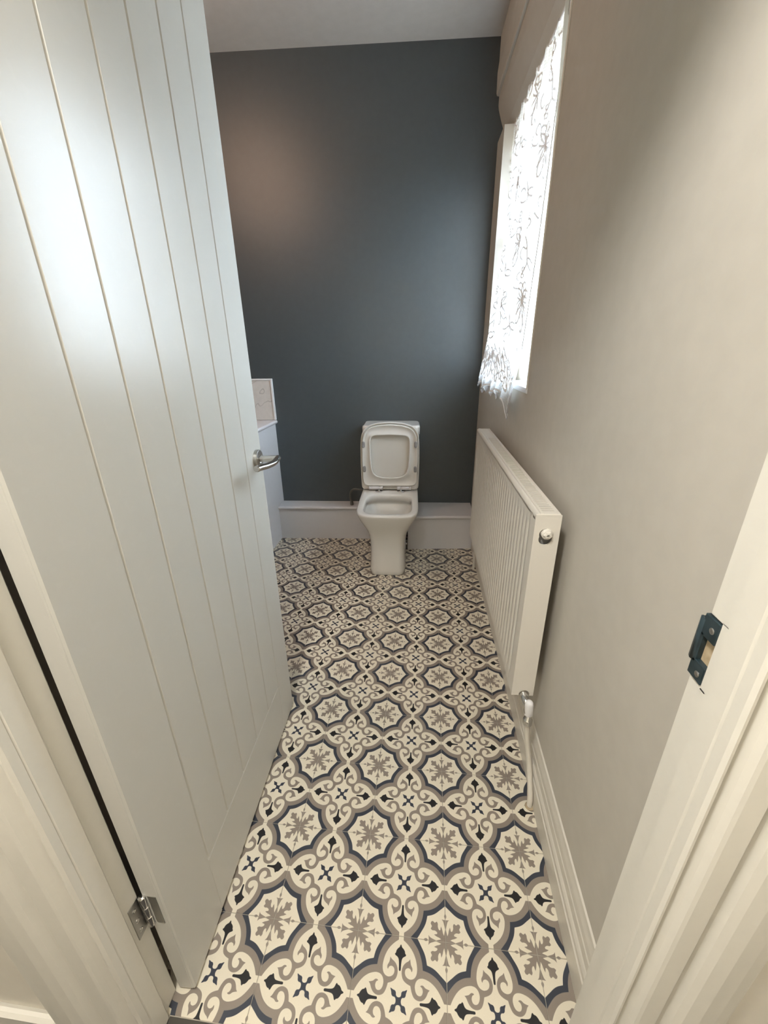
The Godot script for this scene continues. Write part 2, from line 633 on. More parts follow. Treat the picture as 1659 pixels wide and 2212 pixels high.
# ---------------------------------------------------------------- window
func window() -> void:
	var w := node("window_1")
	structure(w, "white framed window behind the lace curtain", "window")
	var st := begin()
	var x0 := 1.98
	bx(st, x0, x0 + 0.3, 5.5, 5.85, -10.02, -5.12, 0.03)
	bx(st, x0, x0 + 0.3, 10.75, 11.05, -10.02, -5.12, 0.03)
	bx(st, x0, x0 + 0.3, 5.8, 10.8, -10.02, -9.72, 0.03)
	bx(st, x0, x0 + 0.3, 5.8, 10.8, -5.42, -5.12, 0.03)
	bx(st, x0, x0 + 0.3, 5.8, 10.8, -7.7, -7.44, 0.03)
	obj("frame", st, M.upvc, w)
	for z in [[-9.74, -7.68], [-7.46, -5.4]]:
		st = begin()
		bx(st, x0 + 0.13, x0 + 0.15, 5.83, 10.77, z[0], z[1])
		obj("pane", st, M.glass, w)
	st = begin()
	var plan := [1.31, -5.1, 1.185, -10.03, x0 + 0.05, -10.03, x0 + 0.05, -5.1]
	prism(st, plan, 5.44, 5.53)
	obj("sill", st, M.upvc, w)
	st = begin(true)  # bead on the near arris of the reveal
	tube(st, PackedVector3Array([P(xw(-5.1) - 0.005, 5.5, -5.12), P(xw(-5.1) - 0.005, 13.0, -5.06)]), 0.02 * U, 8)
	obj("corner_bead", st, M.gloss, w)
	st = begin()  # tapering board on the near side of the opening
	var t := Transform3D(Basis(Vector3(0, 0, -1), Vector3(0, 1, 0), Vector3(1, 0, 0)), Vector3((xw(-5.2) + 0.01) * U, 0, 0))
	extrude(st, PackedVector2Array([Vector2(5.11, 5.54) * U, Vector2(5.16, 5.54) * U, Vector2(5.10, 7.4) * U, Vector2(5.34, 9.3) * U, Vector2(5.64, 11.1) * U, Vector2(5.11, 11.1) * U]), 0.12 * U, t)
	obj("reveal_board", st, M.wall, w)

# ---------------------------------------------------------------- door frame
func door_frame() -> void:
	var f := node("trim_1")
	structure(f, "cream painted door lining and architraves around the doorway", "door frame")
	var st := begin()
	bx(st, -2.97, -2.822, 0.0, 10.08, 0.655, 1.005, 0.012)
	obj("jamb", st, M.gloss, f)
	st = begin()
	bx(st, 1.04, 1.18, 0.0, 4.62, 0.655, 1.005, 0.012)
	bx(st, 1.04, 1.18, 4.985, 10.08, 0.655, 1.005, 0.012)
	bx(st, 1.075, 1.18, 4.6, 5.0, 0.655, 1.005)
	bx(st, 1.04, 1.18, 4.6, 5.0, 0.752, 1.005)
	obj("jamb", st, M.gloss, f)
	st = begin()
	bx(st, -2.83, 1.05, 9.94, 10.09, 0.655, 1.005, 0.012)
	obj("head_lining", st, M.gloss, f)
	st = begin()
	bx(st, -2.83, -2.775, 0.0, 9.95, 0.838, 1.002, 0.018)
	obj("stop", st, M.gloss, f)
	st = begin()
	bx(st, 0.985, 1.05, 0.0, 9.95, 0.838, 1.002, 0.018)
	obj("stop", st, M.gloss, f)
	st = begin()
	bx(st, -2.78, 0.99, 9.89, 9.95, 0.838, 1.002, 0.01)
	obj("stop", st, M.gloss, f)
	for side in [-1, 1]:
		var k := 1.45 if side < 0 else 1.0
		var prof := [0.0, 0.0, 0.0, 0.045, 0.012, 0.06, 0.03, 0.055, 0.045, 0.03, 0.06, 0.028, 0.085, 0.06, 0.10, 0.085, 0.12, 0.09, 0.215, 0.088, 0.232, 0.078, 0.245, 0.05, 0.262, 0.046, 0.278, 0.062, 0.30, 0.09, 0.34, 0.105, 0.42, 0.112, 0.52, 0.102, 0.60, 0.085, 0.635, 0.07, 0.65, 0.05, 0.65, 0.0]
		var poly := PackedVector2Array()
		for i in range(0, prof.size(), 2):
			poly.append(Vector2((0.99 + prof[i]) if side > 0 else (-2.78 - prof[i] * k), -(0.998 + prof[i + 1] * 1.25)) * U)
		st = begin()
		extrude(st, poly, 10.3 * U, Transform3D(Basis(Vector3(1, 0, 0), Vector3(0, 0, -1), Vector3(0, 1, 0)), Vector3.ZERO))
		obj("architrave", st, M.gloss, f)
	# keep: dark painted striking plate with a bent lip, a mortice and two screws
	var keep := node("strike_plate", Vector3.ZERO, f)
	keep.set_meta("label", "dark painted metal strike plate with two screws")
	var x := 1.04
	st = begin()
	bx(st, x - 0.008, x + 0.03, 4.865, 4.985, 0.645, 0.752, 0.003)
	bx(st, x - 0.008, x + 0.03, 4.62, 4.72, 0.645, 0.752, 0.003)
	bx(st, x - 0.008, x + 0.03, 4.70, 4.88, 0.645, 0.672, 0.003)
	obj("plate", st, M.keep, keep)
	st = begin(true)
	var lip := []
	for a in [[0.655, 0.0], [0.635, -0.004], [0.615, 0.004], [0.597, 0.022], [0.587, 0.045]]:
		var ring := PackedVector3Array()
		for c in [[4.70, 0.0], [4.95, 0.0], [4.95, 0.012], [4.70, 0.012]]:
			ring.append(P(x - 0.008 + a[1] + c[1], c[0] - (0.02 if a[0] < 0.6 else 0.0) * signf(c[0] - 4.8), a[0]))
		lip.append(ring)
	loft(st, lip)
	obj("lip", st, M.keep, keep)
	for y in [4.925, 4.66]:
		st = begin()
		var t := Transform3D(Basis(Vector3(0, -1, 0), Vector3(-1, 0, 0), Vector3(0, 0, -1)), P(x - 0.008, y, 0.715))
		lathe(st, [0.0034, -0.001, 0.0034, 0.0004, 0.0026, 0.0009, 0.0010, 0.0006], t, 16)
		obj("screw", st, M.satin, keep)
	st = begin()
	bx(st, x + 0.02, x + 0.036, 4.72, 4.865, 0.672, 0.752)
	obj("mortice", st, M.wood, keep)

# ---------------------------------------------------------------- door
func door() -> void:
	var d := node("door_1")
	var s := Vector3(-0.0376, 0, -0.9993)
	d.transform = Transform3D(Basis(s, Vector3.UP, s.cross(Vector3.UP)), P(-2.607, 0.04, 0.647))
	structure(d, "white boarded door standing open on the left", "door")
	var W := 3.67
	var H := 9.84
	var grooves := [0.655, 1.148, 1.643, 2.135, 2.628, 3.118]
	var st := begin()
	bx(st, 0.0, W, 0.0, H, -0.178, -0.022, 0.008)
	obj("core", st, M.door, d)
	for a in [[0.0, grooves[0]], [grooves[5], W]]:
		st = begin()
		bx(st, a[0], a[1], 0.0, H, -0.03, 0.0, 0.015)
		obj("stile", st, M.door, d)
	for a in [[0.0, 0.985], [9.2, H]]:
		st = begin()
		bx(st, grooves[0] - 0.03, grooves[5] + 0.03, a[0], a[1], -0.07, 0.0003, 0.028)
		obj("rail", st, M.door, d)
	for k in 5:
		st = begin()
		bx(st, grooves[k] + 0.002, grooves[k + 1] - 0.002, 0.975, 9.21, -0.03, 0.0, 0.018)
		obj("board", st, M.door, d)
	# lever handle on a round rose
	var h := node("handle", P(3.475, 4.80 - 0.04, 0.0), d)
	h.set_meta("label", "chrome lever handle on a round rose")
	var out := Transform3D(Basis(Vector3(1, 0, 0), Vector3(0, 0, 1), Vector3(0, -1, 0)), Vector3.ZERO)
	st = begin(false)
	lathe(st, [0.0262, -0.001, 0.0262, 0.0075, 0.0250, 0.0095, 0.0235, 0.0100, 0.013, 0.0100, 0.0115, 0.0085], out, 40)
	obj("rose", st, M.satin, h)
	st = begin(true)
	tube(st, curve([Vector3(0, 0, 0.006), Vector3(0, 0, 0.025), Vector3(0, 0.001, 0.05), Vector3(-0.003, 0.001, 0.060)], 4), 0.0088, 20)
	obj("neck", st, M.chrome, h)
	st = begin(true)
	var path := curve([Vector3(0.009, 0.002, 0.058), Vector3(-0.003, 0.002, 0.060), Vector3(-0.035, -0.001, 0.061), Vector3(-0.07, 0.0, 0.055), Vector3(-0.100, 0.003, 0.047), Vector3(-0.118, 0.004, 0.043)], 5)
	var radii := []
	for i in path.size():
		var t := float(i) / (path.size() - 1)
		radii.append(0.0085 * lerpf(1.0, 1.12, t) * (0.75 if i == 0 or i == path.size() - 1 else 1.0))
	tube(st, path, radii, 20, 0.85)
	obj("lever", st, M.chrome, h)
	# hinge in the gap
	var g := node("hinge", Vector3.ZERO, d)
	g.set_meta("label", "polished steel butt hinge near the bottom")
	var inv := d.transform.affine_inverse()
	st = begin()
	var lo := P(-2.83, 1.28, 0.676)
	box(st, lo, P(-2.814, 1.72, 0.785), 0.0004)
	box(st, P(-2.735, 1.29, 0.642), P(-2.655, 1.71, 0.654), 0.0004)
	var leaf := obj("leaf", st, M.satin, g)
	leaf.transform = inv
	st = begin(true)
	for k in 3:
		var y0 := 1.285 + k * 0.146
		var tt := Transform3D(Basis(), P(-2.776, y0, 0.664))
		lathe(st, [0.0, 0.0, 0.0062, 0.0, 0.0066, 0.001, 0.0066, 0.027, 0.0062, 0.028, 0.0, 0.028], tt, 16)
	var kn := obj("knuckle", st, M.chrome, g)
	kn.transform = inv
	for y in [1.36, 1.5, 1.64]:
		st = begin()
		lathe(st, [0.0042, -0.0002, 0.0042, 0.0006, 0.003, 0.001, 0.0012, 0.0004], Transform3D(Basis(Vector3(0, 1, 0), Vector3(1, 0, 0), Vector3(0, 0, -1)), P(-2.814, y, 0.74)), 14)
		obj("screw", st, M.chrome, g).transform = inv

# ---------------------------------------------------------------- boxed-in pipes, vanity unit, splashback
func low_box(called: String, label: String, x0: float, x1: float, f0: float, f1: float, h: float) -> void:
	var b := thing(called, label, "boxing")
	var st := begin()
	prism(st, [x0, f0 - 0.02, x1, f1 - 0.02, x1, zb(x1) + 0.01, x0, zb(x0) + 0.01], 0.0, h - 0.11)
	obj("front_panel", st, M.box, b)
	st = begin()
	var rings := []
	for e in [[x0, f0], [x1, f1]]:
		var ring := PackedVector3Array()
		var back: float = zb(e[0]) + 0.008
		ring.append(P(e[0], h - 0.11, back))
		ring.append(P(e[0], h, back))
		for k in 9:
			var a := PI / 2 - PI * k / 8.0
			ring.append(P(e[0], h - 0.055 + 0.055 * sin(a), e[1] - 0.005 + 0.055 * cos(a)))
		rings.append(ring)
	rings[0].reverse()
	rings[1].reverse()
	loft(st, rings)
	obj("top_board", st, M.box, b)

func boxing() -> void:
	low_box("pipe_boxing", "shallow low white boxing along the wall left of the toilet", -5.425, -1.06, -10.06, -10.345, 1.21)
	low_box("pipe_boxing", "deeper low white boxing between the toilet and the radiator", -0.955, 1.13, -9.58, -9.79, 1.19)
	var v := thing("vanity_unit", "tall white glossy boxed unit with a rounded top edge, behind the door handle", "cabinet")
	var st := begin()
	prism(st, [-5.43, zb(-5.43) + 0.01, -5.43, -8.1, -8.6, -8.1, -8.6, zb(-8.6) + 0.01], 0.0, 3.93)
	obj("panel", st, M.box, v)
	st = begin(true)
	var rings := []
	for z in [[zb(-5.4) + 0.008, zb(-8.7) + 0.008], [-8.02, -8.02]]:
		var ring := PackedVector3Array()
		ring.append(P(-8.7, 3.93, z[1]))
		for k in 11:
			var a := -PI / 2 + PI * k / 10.0
			ring.append(P(-5.41 + 0.06 * cos(a), 3.99 + 0.06 * sin(a), z[0]))
		ring.append(P(-8.7, 4.05, z[1]))
		rings.append(ring)
	loft(st, rings)
	st.set_smooth_group(-1)
	obj("worktop", st, M.box, v)
	var sp := thing("splashback", "grey-veined marble tile upstand with white trim above the boxed unit", "splashback", P(-5.37, 4.06, zb(-5.37)))
	sp.rotation.y = 0.05
	st = begin()
	bx(st, -3.0, -0.065, 0.0, 1.235, 0.005, 0.055, 0.004)
	obj("tile", st, M.marble, sp)
	st = begin()
	bx(st, -0.06, 0.0, 0.0, 1.29, 0.0, 0.075, 0.008)
	obj("edge_trim", st, M.upvc, sp)
	st = begin()
	bx(st, -3.0, -0.03, 1.24, 1.29, 0.0, 0.075, 0.008)
	obj("edge_trim", st, M.upvc, sp)

# ---------------------------------------------------------------- toilet (metres, origin at the hinge line on the floor, +z to the front)
func oval(hw: float, z0: float, z1: float, y: float, e := 5.0, n := 72) -> PackedVector3Array:
	var r := PackedVector3Array()
	var c := (z0 + z1) / 2
	var hl := (z1 - z0) / 2
	for i in n:
		var a := -TAU * i / n + PI / n
		r.append(Vector3(hw * signf(cos(a)) * pow(absf(cos(a)), 2 / e), y, c + hl * signf(sin(a)) * pow(absf(sin(a)), 2 / e)))
	return r

func outline(half: Array, n: int, inset := 0.0, c := Vector2(0, 0.21)) -> PackedVector2Array:  # right half [x, y ...] from bottom middle to top middle, mirrored, n points by angle, seen from the front
	var p := PackedVector2Array()
	for k in range(0, half.size(), 2):
		p.append(Vector2(half[k], half[k + 1]))
	for k in range(half.size() - 2, -1, -2):
		if half[k] > 0.0:
			p.append(Vector2(-half[k], half[k + 1]))
	var r := PackedVector2Array()
	for i in n:
		var dir := Vector2.from_angle(TAU * i / n - PI / 2)
		var hit := 0.1
		for k in p.size():
			var x = Geometry2D.segment_intersects_segment(c, c + dir * 2.0, p[k], p[(k + 1) % p.size()])
			if x != null:
				hit = c.distance_to(x)
		r.append(c + dir * (hit - inset))
	var soft := PackedVector2Array()
	for i in n:
		soft.append(r[i] * 0.5 + (r[posmod(i - 1, n)] + r[(i + 1) % n]) * 0.25)
	return soft

func at_z(p: PackedVector2Array, z: float) -> PackedVector3Array:
	var r := PackedVector3Array()
	for q in p:
		r.append(Vector3(q.x, q.y, z))
	return r

func toilet() -> void:
	var t := thing("toilet", "white ceramic close-coupled toilet with seat and lid raised", "toilet", P(-1.535, 0.0, -9.62))
	t.rotation.y = 0.045
	var st := begin(true)
	var rings := []
	for a in [[0.104, -0.05, 0.350, 0.0], [0.108, -0.055, 0.354, 0.004], [0.108, -0.055, 0.354, 0.03], [0.104, -0.055, 0.345, 0.10], [0.104, -0.06, 0.342, 0.17], [0.107, -0.07, 0.345, 0.215], [0.114, -0.09, 0.353, 0.25], [0.128, -0.12, 0.365, 0.285], [0.147, -0.15, 0.383, 0.32], [0.163, -0.17, 0.398, 0.350], [0.172, -0.18, 0.407, 0.372], [0.1765, -0.185, 0.412, 0.388], [0.1765, -0.185, 0.412, 0.394], [0.174, -0.183, 0.4095, 0.399], [0.170, -0.18, 0.405, 0.4005]]:
		rings.append(oval(a[0], a[1], a[2], a[3], 5.5))
	for a in [[0.144, 0.050, 0.380, 0.4005], [0.140, 0.053, 0.376, 0.398], [0.136, 0.057, 0.372, 0.388], [0.133, 0.060, 0.368, 0.358], [0.148, 0.046, 0.380, 0.352], [0.143, 0.052, 0.374, 0.335], [0.124, 0.068, 0.350, 0.30], [0.100, 0.08, 0.318, 0.255], [0.075, 0.085, 0.26, 0.20], [0.055, 0.09, 0.21, 0.15], [0.04, 0.10, 0.18, 0.12]]:
		rings.append(oval(a[0], a[1], a[2], a[3], 4.2))
	loft(st, rings)
	obj("pan", st, M.porcelain, t)
	st = begin(true)
	rings = []
	for a in [[0.158, -0.215, -0.052, 0.4015], [0.163, -0.222, -0.048, 0.41], [0.171, -0.232, -0.043, 0.70], [0.173, -0.233, -0.042, 0.746], [0.170, -0.230, -0.046, 0.748]]:
		rings.append(oval(a[0], a[1], a[2], a[3], 9.0))
	loft(st, rings)
	obj("cistern", st, M.porcelain, t).position.x = 0.006
	st = begin(true)
	rings = []
	for a in [[0.173, -0.234, -0.041, 0.749], [0.178, -0.237, -0.037, 0.752], [0.178, -0.237, -0.037, 0.792], [0.175, -0.235, -0.040, 0.801], [0.166, -0.228, -0.05, 0.805]]:
		rings.append(oval(a[0], a[1], a[2], a[3], 9.0))
	loft(st, rings)
	obj("cistern_lid", st, M.porcelain, t).position.x = 0.006
	# raised lid and, in front of it, the raised seat
	var leaf := node("leaf_group", Vector3.ZERO, t)
	leaf.name = "seat_and_lid"
	leaf.position = Vector3(0, 0.409, -0.012)
	leaf.rotation.x = deg_to_rad(-2.0)
	var half := [0.0, 0.0, 0.172, 0.0, 0.179, 0.006, 0.181, 0.09, 0.182, 0.17, 0.1805, 0.27, 0.177, 0.325, 0.170, 0.356, 0.155, 0.381, 0.130, 0.401, 0.077, 0.415, 0.0, 0.421]
	var n := 128
	st = begin(true)
	loft(st, [at_z(outline(half, n, 0.004), -0.022), at_z(outline(half, n), -0.018), at_z(outline(half, n), -0.006), at_z(outline(half, n, 0.002), -0.004), at_z(outline(half, n, 0.006), -0.004), at_z(outline(half, n, 0.009), -0.010)])
	obj("lid", st, M.seat, leaf)
	var s_half := [0.0, 0.027, 0.120, 0.027, 0.148, 0.029, 0.160, 0.036, 0.168, 0.060, 0.171, 0.17, 0.1695, 0.27, 0.166, 0.32, 0.158, 0.349, 0.143, 0.372, 0.120, 0.390, 0.072, 0.403, 0.0, 0.409]
	var o_half := [0.0, 0.079, 0.050, 0.082, 0.082, 0.092, 0.103, 0.111, 0.112, 0.140, 0.117, 0.20, 0.119, 0.30, 0.117, 0.322, 0.107, 0.337, 0.085, 0.343, 0.0, 0.3455]
	st = begin(true)
	loft(st, [at_z(outline(s_half, n), -0.003), at_z(outline(s_half, n), 0.012), at_z(outline(s_half, n, 0.002), 0.014), at_z(outline(s_half, n, 0.006), 0.014), at_z(outline(s_half, n, 0.011), 0.009), at_z(outline(o_half, n, -0.013), 0.009), at_z(outline(o_half, n, -0.007), 0.015), at_z(outline(o_half, n, -0.002), 0.015), at_z(outline(o_half, n), 0.013), at_z(outline(o_half, n), -0.003)], false, false, true)
	var seat := obj("seat", st, M.seat, leaf)
	for a in [[-0.158, 0.135], [0.157, 0.135], [-0.161, 0.288], [0.158, 0.288]]:
		st = begin(true)
		var b := []
		for k in [[0.0, 0.006], [0.0, 0.015], [0.0015, 0.018], [0.004, 0.0195]]:
			var ring := PackedVector3Array()
			for i in 20:
				var g := TAU * i / 20
				ring.append(Vector3(a[0] + (0.0095 - k[0]) * cos(g), a[1] + (0.0095 - k[0]) * sin(g) + signf(sin(g)) * 0.0095, k[1]))
			b.append(ring)
		loft(st, b)
		obj("buffer", st, M.grey, seat)
	for s in [-1, 1]:
		var hg := node("hinge", Vector3(0.077 * s, 0.013, 0.004), leaf)
		st = begin(true)
		var along := Transform3D(Basis(Vector3(0, 1, 0), Vector3(-s, 0, 0), Vector3(0, 0, s)), Vector3.ZERO)
		lathe(st, [0.0, -0.056, 0.0115, -0.056, 0.0125, -0.054, 0.0125, -0.044, 0.0115, -0.043, 0.0115, -0.041, 0.0125, -0.040, 0.0125, 0.006, 0.0105, 0.007, 0.0105, 0.012, 0.0125, 0.013, 0.0125, 0.030, 0.012, 0.032, 0.0, 0.032], along, 24)
		obj("barrel", st, M.plastic, hg)
		st = begin(true)
		lathe(st, [0.0, -0.024, 0.022, -0.0235, 0.0225, -0.021, 0.020, -0.0185, 0.006, -0.018, 0.0045, -0.012, 0.0, -0.012], Transform3D(Basis(), Vector3(-0.008 * s, 0.002, 0.010)), 28)
		obj("mount", st, M.chrome, hg)
	for s in [1]:
		st = begin(true)
		lathe(st, [0.0, 0.0, 0.007, 0.0, 0.0075, 0.003, 0.006, 0.007, 0.0, 0.009], Transform3D(Basis(Vector3(0, -1, 0), Vector3(s, 0, 0), Vector3(0, 0, 1)), Vector3(0.104 * s, 0.045, 0.02)), 16)
		obj("fixing_cap", st, M.chrome, t)
	# water feed
	var hs := thing("water_hose", "grey braided water hose curving into the left of the cistern", "hose")
	st = begin(true)
	tube(st, curve([P(-2.93, 1.30, -10.38), P(-2.975, 1.5, -10.38), P(-2.95, 1.68, -10.38), P(-2.84, 1.79, -10.36), P(-2.68, 1.79, -10.34), P(-2.52, 1.75, -10.42), P(-2.4, 1.75, -10.56), P(-2.33, 1.84, -10.64), P(-2.32, 1.98, -10.65)], 6), 0.0068, 12)
	obj("braid", st, M.steel_braid, hs)
	st = begin()
	lathe(st, [0.0, 0.0, 0.011, 0.0, 0.0115, 0.002, 0.0115, 0.018, 0.0095, 0.022, 0.0085, 0.03, 0.0, 0.03], Transform3D(Basis(), P(-2.925, 1.212, -10.38)), 6)
	obj("nut", st, M.steel_braid, hs)

# ---------------------------------------------------------------- radiator
func radiator() -> void:
	var r := thing("radiator", "white panel radiator with vertical ribs under the window", "radiator", P(0.92, 0.0, -2.10))
	r.rotation.y = atan2(-0.125, 5.4) * -1.0
	# local: x to the wall, z negative along the wall; metres
	var L := 5.42 * U
	var D := 0.295 * U
	var y0 := 1.6 * U
	var y1 := 4.39 * U
	var st := begin(true)  # ribbed front plate
	var n := 33
	var pitch := L / n
	var cols := []
	var deep := 0.0035
	for k in n:
		for e in [[0.0, 0.0], [0.34, 0.0], [0.44, 1.0], [0.56, 1.0], [0.66, 0.0]]:
			cols.append([-(k + e[0]) * pitch, e[1]])
	cols.append([-L, 0.0])
	var rows := [[y0, 0.0], [y0 + 0.035, 0.0], [y0 + 0.055, 1.0], [y1 - 0.055, 1.0], [y1 - 0.036, 0.0], [y1 - 0.012, 0.0]]
	for i in cols.size() - 1:
		for j in rows.size() - 1:
			var q := []
			for c in [[i, j], [i + 1, j], [i + 1, j + 1], [i, j + 1]]:
				var edge: float = 0.0 if cols[c[0]][0] > -0.02 or cols[c[0]][0] < -L + 0.02 else 1.0
				q.append(Vector3(deep * cols[c[0]][1] * rows[c[1]][1] * edge, rows[c[1]][0], cols[c[0]][0]))
			quad(st, q[3], q[2], q[1], q[0])
	obj("front_plate", st, M.rad, r)
	st = begin()
	box(st, Vector3(0.004, y0, -L), Vector3(0.012, y1 - 0.012, 0.0), 0.001)
	obj("front_panel", st, M.rad, r)
	st = begin()
	box(st, Vector3(D - 0.010, y0, -L), Vector3(D, y1 - 0.004, 0.0), 0.002)
	obj("back_panel", st, M.rad, r)
	st = begin()
	box(st, Vector3(0.012, y0 + 0.01, -L + 0.01), Vector3(D - 0.01, y0 + 0.03, -0.01), 0.004)
	obj("water_channel", st, M.rad, r)
	st = begin(true)  # rounded top edge of the front panel
	var ring := []
	for z in [0.0, -L]:
		var rr := PackedVector3Array()
		for a in [[0.012, -0.016], [0.012, 0.0], [0.006, 0.0005], [0.002, -0.003], [0.0, -0.008], [0.0, -0.016]]:
			rr.append(Vector3(a[0], y1 + a[1], z))
		ring.append(rr)
	loft(st, ring)
	obj("top_edge", st, M.rad, r)
	st = begin()  # grille: two rails and cross slats
	box(st, Vector3(0.011, y1 - 0.008, -L), Vector3(0.019, y1, 0.0), 0.001)
	box(st, Vector3(D - 0.012, y1 - 0.008, -L), Vector3(D - 0.001, y1, 0.0), 0.001)
	box(st, Vector3(0.018, y1 - 0.006, -L), Vector3(D - 0.01, y1 - 0.0005, -L * 0.80))
	box(st, Vector3(0.018, y1 - 0.006, -0.02), Vector3(D - 0.01, y1 - 0.0005, 0.0))
	var z := -0.026
	while z > -L * 0.80:
		box(st, Vector3(0.018, y1 - 0.006, z - 0.0060), Vector3(D - 0.01, y1 - 0.0005, z))
		z -= 0.0126
	obj("top_grille", st, M.rad, r)
	# end covers: the near one is pierced for the plug and the valve
	var cover := CSGCombiner3D.new()
	cover.name = "side_cover"
	r.add_child(cover, true)
	var cb := CSGBox3D.new()
	cb.name = "plate"
	cb.size = Vector3(D + 0.001, y1 - y0 - 0.004, 0.004)
	cb.position = Vector3(D / 2, (y0 + y1) / 2, 0.002)
	cb.material = M.rad
	cover.add_child(cb)
	for c in [[0.028, y1 - 0.052, 0.0155], [0.028, y1 - 0.064, 0.0155], [0.034, y0 + 0.006, 0.0150]]:
		var cc := CSGCylinder3D.new()
		cc.name = "hole"
		cc.radius = c[2]
		cc.height = 0.03
		cc.sides = 32
		cc.rotation.x = PI / 2
		cc.position = Vector3(c[0], c[1], 0.0)
		cc.operation = CSGShape3D.OPERATION_SUBTRACTION
		cc.material = M.rad
		cover.add_child(cc)
	st = begin()
	box(st, Vector3(0.0, y0, -L - 0.004), Vector3(D, y1 - 0.004, -L), 0.001)
	obj("side_cover", st, M.rad, r)
	st = begin()
	box(st, Vector3(0.010, y1 - 0.09, -0.03), Vector3(D - 0.006, y1 - 0.03, -0.012), 0.004)
	obj("corner_boss", st, M.grey, r)
	st = begin()
	box(st, Vector3(0.010, y0 + 0.005, -0.03), Vector3(D - 0.006, y0 + 0.06, -0.012), 0.004)
	obj("corner_boss", st, M.grey, r)
	var plug := node("air_vent", Vector3(0.030, y1 - 0.050, 0.0), r)
	var out := Transform3D(Basis(Vector3(1, 0, 0), Vector3(0, 0, 1), Vector3(0, -1, 0)), Vector3.ZERO)
	st = begin(true)
	lathe(st, [0.0132, -0.015, 0.0132, 0.008, 0.0125, 0.0095, 0.0, 0.0095], out, 28)
	obj("collar", st, M.rad, plug)
	st = begin()
	lathe(st, [0.0105, 0.009, 0.0105, 0.013, 0.0088, 0.016, 0.0044, 0.0175, 0.0036, 0.0175, 0.0036, 0.012, 0.0, 0.012], out, 6)
	obj("nut", st, M.rad, plug)
	st = begin(true)
	lathe(st, [0.0, 0.0125, 0.0026, 0.0125, 0.0026, 0.0155, 0.0, 0.0155], out, 12)
	obj("bleed_screw", st, M.satin, plug)
	# lockshield valve at the near bottom corner, with its pipe down to the floor
	var v := thing("radiator_valve", "small radiator valve with a white plastic cap above its chrome nut", "valve")
	st = begin(true)
	tube(st, curve([P(1.085, 1.63, -2.10), P(1.095, 1.61, -2.02), P(1.11, 1.57, -1.96), P(1.13, 1.47, -1.925)], 5), 0.0115, 16)
	obj("elbow", st, M.chrome, v)
	st = begin(true)
	lathe(st, [0.0, 0.0, 0.0125, 0.0, 0.0130, 0.002, 0.0130, 0.016, 0.0120, 0.018, 0.0098, 0.019, 0.0098, 0.036, 0.0, 0.036], Transform3D(Basis(), P(1.145, 1.26, -1.92)), 24)
	obj("union_nut", st, M.chrome, v)
	st = begin(true)
	lathe(st, [0.0, 0.0, 0.0118, 0.0, 0.0122, 0.001, 0.0116, 0.024, 0.0104, 0.029, 0.0075, 0.032, 0.0, 0.033], Transform3D(Basis(Vector3.BACK, 0.05), P(1.14, 1.44, -1.92)).scaled_local(Vector3(1.0, 1.45, 1.0)), 28)
	obj("cap", st, M.plastic, v)
	var pp := thing("radiator_pipe", "white painted pipe bending from the near radiator valve to the floor", "pipe")
	st = begin(true)
	tube(st, curve([P(1.146, 1.27, -1.92), P(1.17, 1.0, -1.91), P(1.215, 0.72, -1.89), P(1.245, 0.5, -1.84), P(1.258, 0.28, -1.72), P(1.258, 0.12, -1.63), P(1.255, -0.01, -1.6)], 6), 0.0078, 14)
	obj("run", st, M.skirting, pp)
	st = begin(true)
	lathe(st, [0.0088, 0.0, 0.013, 0.0, 0.0125, 0.0016, 0.0088, 0.003], Transform3D(Basis(), P(1.255, 0.0, -1.6)), 20)
	obj("floor_collar", st, M.wood, pp)
	pp = thing("radiator_pipe", "thin white pipe at the far end of the radiator beside the boxing", "pipe")
	st = begin(true)
	tube(st, curve([P(0.93, 1.66, -7.45), P(0.95, 1.62, -7.75), P(1.0, 1.45, -8.0), P(1.05, 1.1, -8.2), P(1.08, 0.6, -8.38), P(1.085, -0.01, -8.44)], 6), 0.0075, 12)
	obj("run", st, M.skirting, pp)

# ---------------------------------------------------------------- lace curtain
var wander := FastNoiseLite.new()

func drape_off(y: float) -> float:  # how far the curtain hangs off the wall's face, at a height: inside the reveal above, out over the sill below
	var k := [[5.0, 0.21], [5.4, 0.17], [6.07, 0.06], [6.6, -0.03], [7.4, -0.11], [8.5, -0.20], [11.2, -0.24]]
	for i in k.size() - 1:
		if y <= k[i + 1][0]:
			return lerpf(k[i][1], k[i + 1][1], clampf((y - k[i][0]) / (k[i + 1][0] - k[i][0]), 0.0, 1.0))
	return k[-1][1]

func drape(u: float, v: float, out := 0.0) -> Vector3:
	var hem := 5.10 + 0.17 * pow(absf(sin(PI * u * 7.0 + 1.2)), 0.8) + 0.05 * sin(u * 19.0) - 0.22 * smoothstep(0.90, 0.95, u) * (1.0 - smoothstep(0.985, 1.0, u))
	var y := lerpf(11.03, hem, v)
	var near := lerpf(-5.62, -6.25, smoothstep(5.4, 8.2, y))
	var z := lerpf(-10.06, near, u)
	var spread := smoothstep(11.0, 5.2, y)
	var fold := sin(u * TAU * 6.6 + 0.8 * wander.get_noise_2d(u * 4.0, y * 0.25)) * lerpf(0.022, 0.078, smoothstep(11.0, 9.5, y)) + 0.05 * wander.get_noise_2d(u * 9.0, y * 0.3)
	fold += 0.02 * sin(u * TAU * 19.0 + 1.0) * (1.0 - 0.8 * spread)
	return P(xw(z) - drape_off(y) + fold - out, y, z + 0.03 * sin(u * 40.0 + y))

